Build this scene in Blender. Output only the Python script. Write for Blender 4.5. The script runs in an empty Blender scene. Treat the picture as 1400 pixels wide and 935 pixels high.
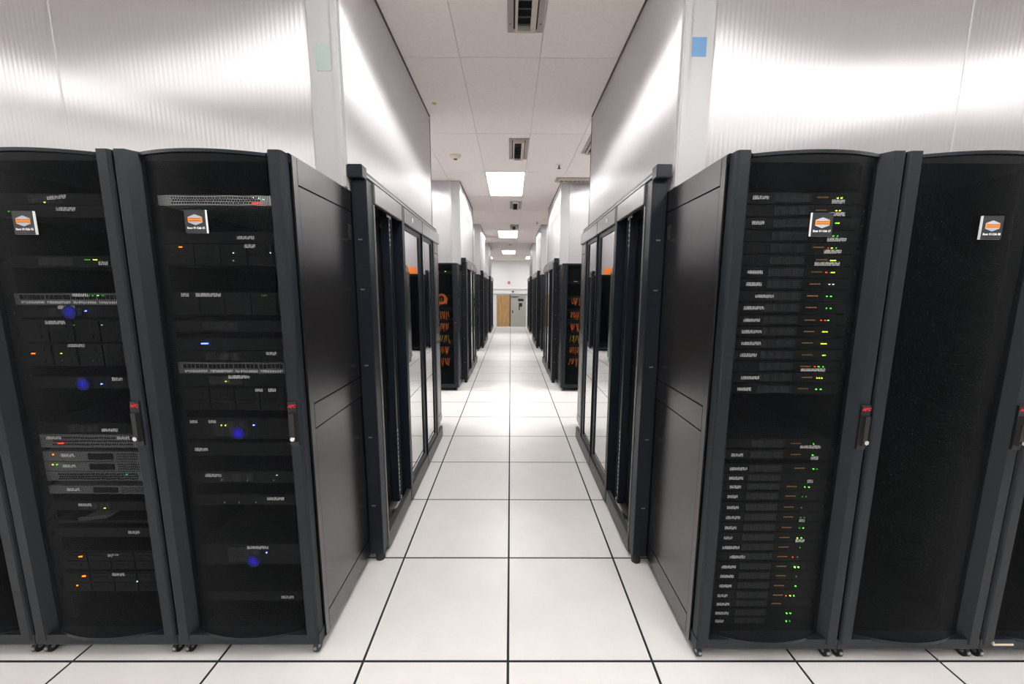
import bpy, bmesh, math, random
from mathutils import Vector, Matrix

S = bpy.context.scene
COL = S.collection
random.seed(7)
PI = math.pi

# ------------------------------------------------------------------ camera
cam_data = bpy.data.cameras.new('camera')
cam_data.sensor_width = 36.0
cam_data.sensor_fit = 'HORIZONTAL'
cam_data.lens = 13.0146
cam_data.clip_start = 0.02
cam_data.clip_end = 100
cam = bpy.data.objects.new('camera', cam_data)
COL.objects.link(cam)
cam.matrix_world = (Matrix.Translation((0.0059, -1.363, 1.55))
                    @ Matrix.Rotation(-0.0043, 4, 'Z')
                    @ Matrix.Rotation(PI / 2 - 0.1381, 4, 'X')
                    @ Matrix.Rotation(0.004, 4, 'Z'))
S.camera = cam

# ------------------------------------------------------------------ world, exposure
W = bpy.data.worlds.new('world')
S.world = W
W.use_nodes = True
W.node_tree.nodes['Background'].inputs[0].default_value = (0.9, 0.93, 1.0, 1)
W.node_tree.nodes['Background'].inputs[1].default_value = 0.05
S.view_settings.view_transform = 'Standard'
S.view_settings.look = 'None'
S.view_settings.gamma = 1.0
S.view_settings.use_curve_mapping = False
S.view_settings.exposure = 0.92
LAMP = 11.0                                    # strength of every ceiling troffer

# ------------------------------------------------------------------ helpers: materials
def mat(name):
    m = bpy.data.materials.new(name)
    m.use_nodes = True
    nt = m.node_tree
    b = nt.nodes['Principled BSDF']
    return m, nt, b

def L(nt, a, b):
    nt.links.new(a, b)

def plain(name, col, rough=0.5, metal=0.0, spec=0.5, noise=0.0, nscale=30.0, bump=0.0, bscale=400.0):
    m, nt, b = mat(name)
    b.inputs['Base Color'].default_value = (*col, 1)
    b.inputs['Roughness'].default_value = rough
    b.inputs['Metallic'].default_value = metal
    b.inputs['Specular IOR Level'].default_value = spec
    if noise or bump:
        tc = nt.nodes.new('ShaderNodeTexCoord')
    if noise:
        n = nt.nodes.new('ShaderNodeTexNoise')
        n.inputs['Scale'].default_value = nscale
        n.inputs['Detail'].default_value = 4
        L(nt, tc.outputs['Object'], n.inputs['Vector'])
        r = nt.nodes.new('ShaderNodeValToRGB')
        r.color_ramp.elements[0].position = 0.3
        r.color_ramp.elements[1].position = 0.7
        r.color_ramp.elements[0].color = (*[c * (1 - noise) for c in col], 1)
        r.color_ramp.elements[1].color = (*[min(1, c * (1 + noise * 0.6)) for c in col], 1)
        L(nt, n.outputs['Fac'], r.inputs['Fac'])
        L(nt, r.outputs['Color'], b.inputs['Base Color'])
    if bump:
        n2 = nt.nodes.new('ShaderNodeTexNoise')
        n2.inputs['Scale'].default_value = bscale
        L(nt, tc.outputs['Object'], n2.inputs['Vector'])
        bp = nt.nodes.new('ShaderNodeBump')
        bp.inputs['Strength'].default_value = bump
        bp.inputs['Distance'].default_value = 0.001
        L(nt, n2.outputs['Fac'], bp.inputs['Height'])
        L(nt, bp.outputs['Normal'], b.inputs['Normal'])
    return m

def glow(name, col, strength):
    m, nt, b = mat(name)
    b.inputs['Base Color'].default_value = (*[c * 0.3 for c in col], 1)
    b.inputs['Emission Color'].default_value = (*col, 1)
    b.inputs['Emission Strength'].default_value = strength
    return m

def mesh_door_mat():
    # perforated steel: round holes on a fine grid, about half of it open
    m, nt, b = mat('perforated_steel')
    b.inputs['Base Color'].default_value = (0.0028, 0.0042, 0.0055, 1)
    b.inputs['Roughness'].default_value = 0.5
    b.inputs['Specular IOR Level'].default_value = 0.15
    tc = nt.nodes.new('ShaderNodeTexCoord')
    sp = nt.nodes.new('ShaderNodeSeparateXYZ')
    L(nt, tc.outputs['Object'], sp.inputs[0])
    k = 2 * PI / 0.0052
    prods = []
    for ax in ('X', 'Z'):
        mu = nt.nodes.new('ShaderNodeMath'); mu.operation = 'MULTIPLY'; mu.inputs[1].default_value = k
        si = nt.nodes.new('ShaderNodeMath'); si.operation = 'SINE'
        L(nt, sp.outputs[ax], mu.inputs[0]); L(nt, mu.outputs[0], si.inputs[0])
        prods.append(si)
    ad = nt.nodes.new('ShaderNodeMath'); ad.operation = 'ADD'
    L(nt, prods[0].outputs[0], ad.inputs[0]); L(nt, prods[1].outputs[0], ad.inputs[1])
    gt = nt.nodes.new('ShaderNodeMath'); gt.operation = 'GREATER_THAN'; gt.inputs[1].default_value = -0.12
    L(nt, ad.outputs[0], gt.inputs[0])
    tr = nt.nodes.new('ShaderNodeBsdfTransparent')
    mx = nt.nodes.new('ShaderNodeMixShader')
    L(nt, gt.outputs[0], mx.inputs[0]); L(nt, b.outputs[0], mx.inputs[1]); L(nt, tr.outputs[0], mx.inputs[2])
    L(nt, mx.outputs[0], nt.nodes['Material Output'].inputs['Surface'])
    return m

def glass_mat():
    # mirror-coated tinted safety glass
    m, nt, b = mat('coated_glass')
    gl = nt.nodes.new('ShaderNodeBsdfGlossy'); gl.inputs['Roughness'].default_value = 0.015
    gl.inputs['Color'].default_value = (0.92, 0.93, 0.93, 1)
    tr = nt.nodes.new('ShaderNodeBsdfTransparent'); tr.inputs['Color'].default_value = (0.75, 0.78, 0.8, 1)
    mx = nt.nodes.new('ShaderNodeMixShader'); mx.inputs[0].default_value = 0.82
    L(nt, tr.outputs[0], mx.inputs[1]); L(nt, gl.outputs[0], mx.inputs[2])
    L(nt, mx.outputs[0], nt.nodes['Material Output'].inputs['Surface'])
    return m

def polycarbonate_mat():
    # twin-wall polycarbonate with vertical flutes: milky body, and a sheen the
    # flutes smear sideways (anisotropic)
    m, nt, b = mat('twin_wall_polycarbonate')
    geo = nt.nodes.new('ShaderNodeNewGeometry')
    cr = nt.nodes.new('ShaderNodeVectorMath'); cr.operation = 'CROSS_PRODUCT'
    cr.inputs[1].default_value = (0, 0, 1)
    L(nt, geo.outputs['True Normal'], cr.inputs[0])
    tc = nt.nodes.new('ShaderNodeTexCoord')
    sp = nt.nodes.new('ShaderNodeSeparateXYZ'); L(nt, tc.outputs['Object'], sp.inputs[0])
    ad = nt.nodes.new('ShaderNodeMath'); ad.operation = 'ADD'
    L(nt, sp.outputs['X'], ad.inputs[0]); L(nt, sp.outputs['Y'], ad.inputs[1])
    cb = nt.nodes.new('ShaderNodeCombineXYZ'); L(nt, ad.outputs[0], cb.inputs['X'])
    z = nt.nodes.new('ShaderNodeMath'); z.operation = 'MULTIPLY'; z.inputs[1].default_value = 0.02
    L(nt, sp.outputs['Z'], z.inputs[0]); L(nt, z.outputs[0], cb.inputs['Z'])
    n1 = nt.nodes.new('ShaderNodeTexNoise'); n1.inputs['Scale'].default_value = 110; n1.inputs['Detail'].default_value = 1
    L(nt, cb.outputs[0], n1.inputs['Vector'])
    wv = nt.nodes.new('ShaderNodeTexWave'); wv.inputs['Scale'].default_value = 14; wv.bands_direction = 'X'
    wv.inputs['Distortion'].default_value = 0.6
    L(nt, cb.outputs[0], wv.inputs['Vector'])
    hm = nt.nodes.new('ShaderNodeMath'); hm.operation = 'ADD'
    L(nt, n1.outputs['Fac'], hm.inputs[0]); L(nt, wv.outputs['Fac'], hm.inputs[1])
    bp = nt.nodes.new('ShaderNodeBump'); bp.inputs['Strength'].default_value = 0.38; bp.inputs['Distance'].default_value = 0.003
    L(nt, hm.outputs[0], bp.inputs['Height'])
    df = nt.nodes.new('ShaderNodeBsdfDiffuse'); df.inputs['Color'].default_value = (0.64, 0.61, 0.63, 1)
    tl = nt.nodes.new('ShaderNodeBsdfTranslucent'); tl.inputs['Color'].default_value = (0.66, 0.63, 0.66, 1)
    L(nt, bp.outputs[0], df.inputs['Normal'])
    m1 = nt.nodes.new('ShaderNodeMixShader'); m1.inputs[0].default_value = 0.45
    L(nt, df.outputs[0], m1.inputs[1]); L(nt, tl.outputs[0], m1.inputs[2])
    gl = nt.nodes.new('ShaderNodeBsdfAnisotropic')
    gl.inputs['Roughness'].default_value = 0.42
    gl.inputs['Anisotropy'].default_value = -0.8
    gl.inputs['Color'].default_value = (1, 1, 1, 1)
    L(nt, cr.outputs[0], gl.inputs['Tangent'])
    L(nt, bp.outputs[0], gl.inputs['Normal'])
    m2 = nt.nodes.new('ShaderNodeMixShader'); m2.inputs[0].default_value = 0.34
    L(nt, m1.outputs[0], m2.inputs[1]); L(nt, gl.outputs[0], m2.inputs[2])
    L(nt, m2.outputs[0], nt.nodes['Material Output'].inputs['Surface'])
    return m

def label_mat(name, base, ink, sx=900.0, sz=260.0):
    # small printed strip: dark unreadable print on a pale strip
    m, nt, b = mat(name)
    tc = nt.nodes.new('ShaderNodeTexCoord')
    mp = nt.nodes.new('ShaderNodeMapping'); mp.inputs['Scale'].default_value = (sx, 1, sz)
    L(nt, tc.outputs['Object'], mp.inputs[0])
    n = nt.nodes.new('ShaderNodeTexNoise'); n.inputs['Scale'].default_value = 0.35; n.inputs['Detail'].default_value = 0
    L(nt, mp.outputs[0], n.inputs['Vector'])
    r = nt.nodes.new('ShaderNodeValToRGB'); r.color_ramp.interpolation = 'CONSTANT'
    r.color_ramp.elements[0].color = (*base, 1)
    r.color_ramp.elements[1].position = 0.64
    r.color_ramp.elements[1].color = (*ink, 1)
    L(nt, n.outputs['Fac'], r.inputs[0])
    L(nt, r.outputs[0], b.inputs['Base Color'])
    b.inputs['Roughness'].default_value = 0.6
    return m

def wood_mat():
    m, nt, b = mat('oak_veneer')
    tc = nt.nodes.new('ShaderNodeTexCoord')
    mp = nt.nodes.new('ShaderNodeMapping'); mp.inputs['Scale'].default_value = (14, 14, 0.9)
    L(nt, tc.outputs['Object'], mp.inputs[0])
    n = nt.nodes.new('ShaderNodeTexNoise'); n.inputs['Scale'].default_value = 2.2; n.inputs['Detail'].default_value = 5
    L(nt, mp.outputs[0], n.inputs['Vector'])
    r = nt.nodes.new('ShaderNodeValToRGB')
    r.color_ramp.elements[0].position = 0.3; r.color_ramp.elements[0].color = (0.36, 0.20, 0.075, 1)
    r.color_ramp.elements[1].position = 0.72; r.color_ramp.elements[1].color = (0.56, 0.36, 0.16, 1)
    L(nt, n.outputs['Fac'], r.inputs[0]); L(nt, r.outputs[0], b.inputs['Base Color'])
    b.inputs['Roughness'].default_value = 0.45
    return m

M = {}
M['tile'] = plain('white_laminate', (0.78, 0.76, 0.74), 0.32, noise=0.035, nscale=5, spec=0.4)
M['joint'] = plain('dark_tile_edge', (0.006, 0.012, 0.015), 0.7)
M['ceil'] = plain('ceiling_board', (0.94, 0.88, 0.855), 0.9, noise=0.03, nscale=40, spec=0.1)
M['grid'] = plain('ceiling_grid', (0.80, 0.73, 0.70), 0.7)
M['white'] = plain('white_paint', (0.82, 0.82, 0.83), 0.6)
M['rack'] = plain('slate_powder_coat', (0.010, 0.0145, 0.019), 0.42, spec=0.3, bump=0.15, bscale=900)
M['side'] = plain('black_satin_panel', (0.006, 0.006, 0.007), 0.26, bump=0.05, bscale=700)
M['side'].node_tree.nodes['Principled BSDF'].inputs['IOR'].default_value = 2.3
M['black'] = plain('black_interior', (0.004, 0.005, 0.006), 0.6, spec=0.2)
M['mesh'] = mesh_door_mat()
M['server'] = plain('server_black', (0.0045, 0.006, 0.007), 0.5, spec=0.2)
M['rib'] = plain('server_rib', (0.05, 0.055, 0.06), 0.5)
M['greyserver'] = plain('server_grey', (0.16, 0.17, 0.175), 0.5, noise=0.2, nscale=120)
M['silver'] = plain('silver_vent', (0.55, 0.56, 0.56), 0.4, metal=0.6)
M['chrome'] = plain('chrome', (0.75, 0.76, 0.76), 0.2, metal=1.0)
M['steel'] = plain('brushed_steel', (0.26, 0.255, 0.25), 0.36, metal=0.85, bump=0.1, bscale=300)
M['kick'] = plain('kick_plate_grey', (0.075, 0.077, 0.078), 0.4, metal=0.4)
M['frame'] = plain('black_frame_paint', (0.006, 0.009, 0.014), 0.38, spec=0.3)
M['alu'] = plain('aluminium_trim', (0.44, 0.44, 0.44), 0.45, metal=0.2)
M['gasket'] = plain('dark_gasket', (0.10, 0.085, 0.085), 0.6)
M['poly'] = polycarbonate_mat()
M['glass'] = glass_mat()
M['sign'] = plain('sign_face_black', (0.018, 0.02, 0.024), 0.45)
M['core'] = plain('white_foam_core', (0.85, 0.86, 0.86), 0.6)
M['orange'] = plain('sign_orange', (0.90, 0.30, 0.02), 0.5)
M['logogrey'] = plain('sign_grey', (0.52, 0.56, 0.62), 0.5)
M['logodark'] = plain('sign_dark_orange', (0.45, 0.09, 0.01), 0.5)
M['textwhite'] = plain('lettering_white', (0.9, 0.9, 0.9), 0.5)
M['red'] = plain('badge_red', (0.62, 0.02, 0.03), 0.4)
M['label'] = label_mat('printed_label', (0.80, 0.81, 0.80), (0.12, 0.12, 0.12))
M['amberprint'] = label_mat('amber_print', (0.02, 0.02, 0.02), (0.75, 0.38, 0.08), 1200, 100)
M['rubber'] = plain('black_rubber', (0.01, 0.01, 0.01), 0.5)
M['wheelcap'] = plain('wheel_cap', (0.35, 0.40, 0.42), 0.3, metal=0.6)
M['lamp'] = glow('troffer_diffuser', (1.0, 0.985, 0.97), LAMP)
M['ventcream'] = plain('vent_enamel', (0.62, 0.55, 0.48), 0.5)
M['ventgrey'] = plain('vent_flange', (0.42, 0.38, 0.36), 0.5)
M['ventdark'] = plain('vent_interior', (0.006, 0.008, 0.008), 0.7)
M['slat'] = plain('vent_slat', (0.10, 0.12, 0.13), 0.4)
M['cream'] = plain('detector_plastic', (0.80, 0.73, 0.58), 0.5)
M['wood'] = wood_mat()
M['doorgrey'] = plain('grey_green_door', (0.40, 0.41, 0.36), 0.5)
M['blackplastic'] = plain('black_plastic', (0.012, 0.012, 0.012), 0.4)
M['cable'] = plain('orange_cable', (0.95, 0.24, 0.03), 0.5)
M['cableyellow'] = plain('yellow_cable', (0.75, 0.48, 0.05), 0.5)
M['tape'] = plain('blue_tape', (0.13, 0.27, 0.47), 0.6)
M['greentape'] = plain('pale_green_tape', (0.33, 0.40, 0.37), 0.6)
M['spot'] = plain('yellow_green_spot', (0.50, 0.52, 0.10), 0.5)
LED = {'g': glow('led_green', (0.15, 1.0, 0.08), 1.6), 'G': glow('led_bright_green', (0.2, 1.0, 0.1), 4.5),
       'd': glow('led_dim_green', (0.1, 0.6, 0.05), 0.5), 'y': glow('led_yellow', (0.75, 0.85, 0.06), 2.0),
       'r': glow('led_red', (1.0, 0.05, 0.02), 1.6), 'w': glow('led_white', (0.75, 0.95, 0.85), 1.2),
       'o': glow('led_orange', (1.0, 0.22, 0.01), 2.6), 'b': glow('led_blue', (0.10, 0.16, 1.0), 8.0),
       'B': glow('blue_glow_lens', (0.01, 0.015, 0.7), 0.9), 't': glow('led_teal', (0.05, 0.8, 0.6), 1.0)}
def glow_lens_mat():
    # diffused indicator: brightest in the middle, fading to the rim
    m = LED['B']; nt = m.node_tree
    tc = nt.nodes.new('ShaderNodeTexCoord'); ln = nt.nodes.new('ShaderNodeVectorMath'); ln.operation = 'LENGTH'
    L(nt, tc.outputs['Object'], ln.inputs[0])
    mr = nt.nodes.new('ShaderNodeMapRange'); mr.interpolation_type = 'SMOOTHERSTEP'
    mr.inputs['From Min'].default_value = 0.004; mr.inputs['From Max'].default_value = 0.026
    mr.inputs['To Min'].default_value = 0.55; mr.inputs['To Max'].default_value = 0.0
    L(nt, ln.outputs['Value'], mr.inputs['Value'])
    L(nt, mr.outputs[0], nt.nodes['Principled BSDF'].inputs['Emission Strength'])
glow_lens_mat()
LEDWORD = {'g': 'green', 'G': 'bright green', 'd': 'dim green', 'y': 'yellow', 'r': 'red', 'w': 'white', 'o': 'orange',
           'b': 'blue', 'B': 'blue', 't': 'teal'}
M['amber'] = glow('amber_display', (0.8, 0.42, 0.13), 0.09)

# ------------------------------------------------------------------ helpers: meshes and objects
class MB:
    def __init__(self):
        self.v = []; self.f = []
    def poly(self, pts, faces):
        o = len(self.v)
        self.v += [tuple(p) for p in pts]
        self.f += [tuple(i + o for i in f) for f in faces]
        return self
    def box(self, x0, x1, y0, y1, z0, z1):
        return self.poly([(x0, y0, z0), (x1, y0, z0), (x1, y1, z0), (x0, y1, z0),
                          (x0, y0, z1), (x1, y0, z1), (x1, y1, z1), (x0, y1, z1)],
                         [(0, 3, 2, 1), (4, 5, 6, 7), (0, 1, 5, 4), (1, 2, 6, 5), (2, 3, 7, 6), (3, 0, 4, 7)])
    def prism_z(self, pts, z0, z1):           # polygon in xy (CCW), extruded along z
        n = len(pts)
        return self.poly([(x, y, z0) for x, y in pts] + [(x, y, z1) for x, y in pts],
                         [tuple(range(n - 1, -1, -1)), tuple(range(n, 2 * n))] +
                         [(i, (i + 1) % n, n + (i + 1) % n, n + i) for i in range(n)])
    def prism_y(self, pts, y0, y1):           # polygon in xz (CCW seen from -y), extruded along +y
        n = len(pts)
        return self.poly([(x, y0, z) for x, z in pts] + [(x, y1, z) for x, z in pts],
                         [tuple(range(n)), tuple(range(2 * n - 1, n - 1, -1))] +
                         [(i, n + i, n + (i + 1) % n, (i + 1) % n) for i in range(n)])
    def prism_x(self, pts, x0, x1):           # polygon in yz (CCW seen from +x), extruded along x
        n = len(pts)
        return self.poly([(x0, y, z) for y, z in pts] + [(x1, y, z) for y, z in pts],
                         [tuple(range(n - 1, -1, -1)), tuple(range(n, 2 * n))] +
                         [(i, (i + 1) % n, n + (i + 1) % n, n + i) for i in range(n)])
    def disc(self, c, r, axis, h, n=16):      # short cylinder along an axis, starting at c
        ps = [(r * math.cos(2 * PI * i / n), r * math.sin(2 * PI * i / n)) for i in range(n)]
        if axis == 'x':
            return self.prism_x([(c[1] + a, c[2] + b) for a, b in ps], c[0], c[0] + h)
        if axis == 'y':
            return self.prism_y([(c[0] + a, c[2] + b) for a, b in ps], c[1], c[1] + h)
        return self.prism_z([(c[0] + a, c[1] + b) for a, b in ps], c[2], c[2] + h)
    def tube(self, pts, r, n=6):
        o = len(self.v); rings = []
        for i, p in enumerate(pts):
            p = Vector(p)
            d = (Vector(pts[min(i + 1, len(pts) - 1)]) - Vector(pts[max(i - 1, 0)])).normalized()
            a = d.cross(Vector((0.31, 0.17, 0.93)))
            if a.length < 1e-4: a = d.cross(Vector((1, 0, 0)))
            a.normalize(); b = d.cross(a)
            rings.append([p + a * (r * math.cos(2 * PI * k / n)) + b * (r * math.sin(2 * PI * k / n)) for k in range(n)])
        vs = [tuple(q) for ring in rings for q in ring]
        fs = []
        for i in range(len(pts) - 1):
            for k in range(n):
                fs.append((i * n + k, i * n + (k + 1) % n, (i + 1) * n + (k + 1) % n, (i + 1) * n + k))
        fs.append(tuple(range(n - 1, -1, -1))); e = (len(pts) - 1) * n
        fs.append(tuple(range(e, e + n)))
        return self.poly(vs, fs)
    def mesh(self, name, m, bevel=0.0, smooth=False):
        me = bpy.data.meshes.new(name)
        me.from_pydata(self.v, [], self.f)
        me.update()
        bm = bmesh.new(); bm.from_mesh(me)
        bmesh.ops.recalc_face_normals(bm, faces=bm.faces)
        if bevel:
            bmesh.ops.bevel(bm, geom=list(bm.edges), offset=bevel, segments=2, affect='EDGES', clamp_overlap=True)
        bm.to_mesh(me); bm.free()
        if smooth:
            for p in me.polygons: p.use_smooth = True
        me.materials.append(m)
        return me

CACHE = {}
def cached(key, fn):
    if key not in CACHE: CACHE[key] = fn()
    return CACHE[key]

def obj(name, me, parent=None, loc=(0, 0, 0), rot=(0, 0, 0), scale=None):
    o = bpy.data.objects.new(name, me)
    COL.objects.link(o)
    o.location = loc; o.rotation_euler = rot
    if scale: o.scale = scale
    if parent: o.parent = parent
    return o

def tag(o, label, cat, group=None, kind=None):
    o['label'] = label; o['category'] = cat
    if group: o['group'] = group
    if kind: o['kind'] = kind
    return o

def thing(name, label, cat, loc=(0, 0, 0), rot=(0, 0, 0), group=None):
    return tag(obj(name, None, None, loc, rot), label, cat, group)

def structure(name, me, loc=(0, 0, 0), parent=None):
    o = obj(name, me, parent, loc)
    o['kind'] = 'structure'
    return o

def ordinal(n):
    small = ['zeroth', 'first', 'second', 'third', 'fourth', 'fifth', 'sixth', 'seventh', 'eighth', 'ninth', 'tenth', 'eleventh',
             'twelfth', 'thirteenth', 'fourteenth', 'fifteenth', 'sixteenth', 'seventeenth', 'eighteenth', 'nineteenth']
    if n < 20: return small[n]
    if n == 20: return 'twentieth'
    if n == 30: return 'thirtieth'
    return ('twenty-' if n < 30 else 'thirty-') + small[n % 10]

# ------------------------------------------------------------------ setting
T = 0.61
ZC = 3.245
FLOOR_END = 14.64
SIDE = {-1: -0.793, 1: 0.783}                  # inner side plane of the rack rows

fl = structure('floor', MB().box(-5.2, 5.2, -6.1, FLOOR_END, -0.06, -0.0015).mesh('floor', M['joint']))
G = 0.0055
tile_me = MB().box(G - T / 2, T / 2 - G, G - T / 2, T / 2 - G, -0.0015, 0.0).mesh('floor_tile', M['tile'])
big = MB()
for i in range(-8, 8):
    for j in range(-10, 24):
        if -5 <= i < 5 and -3 <= j < 24:
            obj('floor_tile', tile_me, fl, ((i + .5) * T, (j + .5) * T, 0))
        else:
            big.box(i * T + G, (i + 1) * T - G, j * T + G, (j + 1) * T - G, -0.0015, 0.0)
o = obj('floor_tile_field', big.mesh('floor_tile_field', M['tile']), fl)
o['kind'] = 'stuff'
structure('floor_lower', MB().box(-5.2, 5.2, FLOOR_END, 20.2, -0.86, -0.78).mesh('floor_lower', M['tile']))
structure('trim_1', MB().box(-5.2, 5.2, FLOOR_END, FLOOR_END + 0.02, -0.78, 0.0).mesh('trim_1', M['steel']))

structure('wall_left', MB().box(-5.3, -5.2, -6.1, 20.2, -0.86, ZC + 0.1).mesh('wall_left', M['white']))
structure('wall_right', MB().box(5.2, 5.3, -6.1, 20.2, -0.86, ZC + 0.1).mesh('wall_right', M['white']))
structure('wall_front', MB().box(-5.3, 5.3, -6.2, -6.1, -0.06, ZC + 0.1).mesh('wall_front', M['white']))
structure('wall_back', MB().box(-5.3, 5.3, 20.2, 20.3, -0.86, ZC + 0.1).mesh('wall_back', M['white']))
# soffit lines over the doors, as two slim trims across the far wall
structure('trim_2', MB().box(-2.2, 2.2, 20.14, 20.2, 1.62, 1.68).mesh('trim_2', M['grid']))
structure('trim_3', MB().box(-2.2, 2.2, 20.12, 20.2, 1.33, 1.37).mesh('trim_3', M['alu']))

# ceiling: boards in a grid
CXW, CYW, CX0, CY0 = 0.588, 1.33, -0.372, 1.62
ceil = structure('ceiling', MB().box(-5.2, 5.2, -6.1, 20.2, ZC + 0.012, ZC + 0.08).mesh('ceiling', M['grid']))
LIGHTS = []
light_cells = set()
for j in (-6, -2, 2, 6, 10):                  # aisle lights, one every four boards
    light_cells.add((0, j))
for i in (-2, 2): light_cells.add((i, 12))  # unseen pair added to brighten the end wall
light_cells |= {(-7, -2), (7, -2), (3, -3), (-6, -4), (-5, 1), (5, 1), (-3, 1), (3, 1), (-3, 4), (3, 4), (-3, 7), (3, 7)}   # over the cold aisles either side; inner second/third-aisle ones are added unseen fill
ceil_me = MB().box(0.003 - CXW / 2, CXW / 2 - 0.003, 0.003 - CYW / 2, CYW / 2 - 0.003, ZC, ZC + 0.012).mesh('ceiling_tile', M['ceil'])
vent_spots = [(0.095, 1.01, 0), (0.095, 3.40, 0), (0.10, 6.35, 0), (0.10, 8.90, 0), (1.02, 4.62, 1), (0.99, 3.18, 0)]
rest = MB()
for i in range(-9, 9):
    for j in range(-6, 14):
        if (i, j) in light_cells: continue
        x = CX0 + (i + .5) * CXW; y = CY0 + (j + .5) * CYW
        if abs(x) > 5.4 or y < -6 or y > 19.9: continue
        if -3 <= i <= 3 and j >= -3:
            obj('ceiling_tile', ceil_me, ceil, (x, y, 0))
        else:
            rest.box(x + 0.003 - CXW / 2, x + CXW / 2 - 0.003, y + 0.003 - CYW / 2, y + CYW / 2 - 0.003, ZC, ZC + 0.012)
o = obj('ceiling_tile_field', rest.mesh('ceiling_tile_field', M['ceil']), ceil)
o['kind'] = 'stuff'

# ------------------------------------------------------------------ ceiling lights
def troffer_frame():
    a, b = CXW / 2 - 0.002, CYW / 2 - 0.002
    w = 0.018
    m = MB()
    m.box(-a, a, -b, -b + w, -0.002, 0.014); m.box(-a, a, b - w, b, -0.002, 0.014)
    m.box(-a, -a + w, -b + w, b - w, -0.002, 0.014); m.box(a - w, a, -b + w, b - w, -0.002, 0.014)
    return m.mesh('light_frame', M['white'])
def troffer_diffuser():
    return MB().box(-CXW / 2 + 0.02, CXW / 2 - 0.02, -CYW / 2 + 0.02, CYW / 2 - 0.02, -0.006, 0.012).mesh('diffuser', M['lamp'])
LNAME = {(0, -6): 'behind the aisle mouth', (0, -2): 'above the aisle mouth', (0, 2): 'nearest of the lit squares seen above the aisle',
         (0, 6): 'second lit square along the aisle ceiling', (0, 10): 'farthest lit square before the end wall',
         (-2, 12): 'added unseen fill, left of the two before the end wall', (2, 12): 'added unseen fill, right of the two before the end wall',
         (-7, -2): 'above the left row of rack fronts', (7, -2): 'above the right row of rack fronts', (3, -3): 'behind the camera on the right',
         (-6, -4): 'behind the camera on the left', (-5, 1): 'outer one over the left second cold aisle', (5, 1): 'outer one over the right second cold aisle',
         (-3, 1): 'added unseen fill, inner one over the left second cold aisle', (3, 1): 'added unseen fill, inner one over the right second cold aisle',
         (-3, 4): 'added unseen fill over the left third cold aisle', (3, 4): 'added unseen fill over the right third cold aisle',
         (-3, 7): 'over the left fourth cold aisle', (3, 7): 'over the right fourth cold aisle'}
for (i, j) in sorted(light_cells):
    t = thing('ceiling_light', 'white recessed ceiling light, ' + LNAME[(i, j)], 'ceiling light',
              (CX0 + (i + .5) * CXW, CY0 + (j + .5) * CYW, ZC), (0, 0, 0), 'recessed ceiling lights')
    obj('frame', cached('tf', troffer_frame), t)
    obj('diffuser', cached('td', troffer_diffuser), t)

def fill_strip_light(x, y, label):  # unseen lamps added so the sheets glow and brighten the ceiling
    t = thing('fill_strip_light', label, 'strip light', (x, y, ZC), (0, 0, 0), 'added fill strip lights inside the enclosures')
    obj('housing', cached('slh', lambda: MB().box(-0.62, 0.62, -0.07, 0.07, -0.03, 0).mesh('housing', M['white'])), t)
    obj('diffuser', cached('sld', lambda: MB().box(-0.60, 0.60, -0.06, 0.06, -0.045, -0.03).mesh('diffuser', M['lamp'])), t)

# ------------------------------------------------------------------ containment enclosure (translucent sheets above a pod)
def sheet(x0, x1, y0, y1, z0, z1, name='sheet'):
    cx, cy, cz = (x0 + x1) / 2, (y0 + y1) / 2, (z0 + z1) / 2
    me = MB().box(x0 - cx, x1 - cx, y0 - cy, y1 - cy, z0 - cz, z1 - cz).mesh(name, M['poly'])
    return me, (cx, cy, cz)

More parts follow.
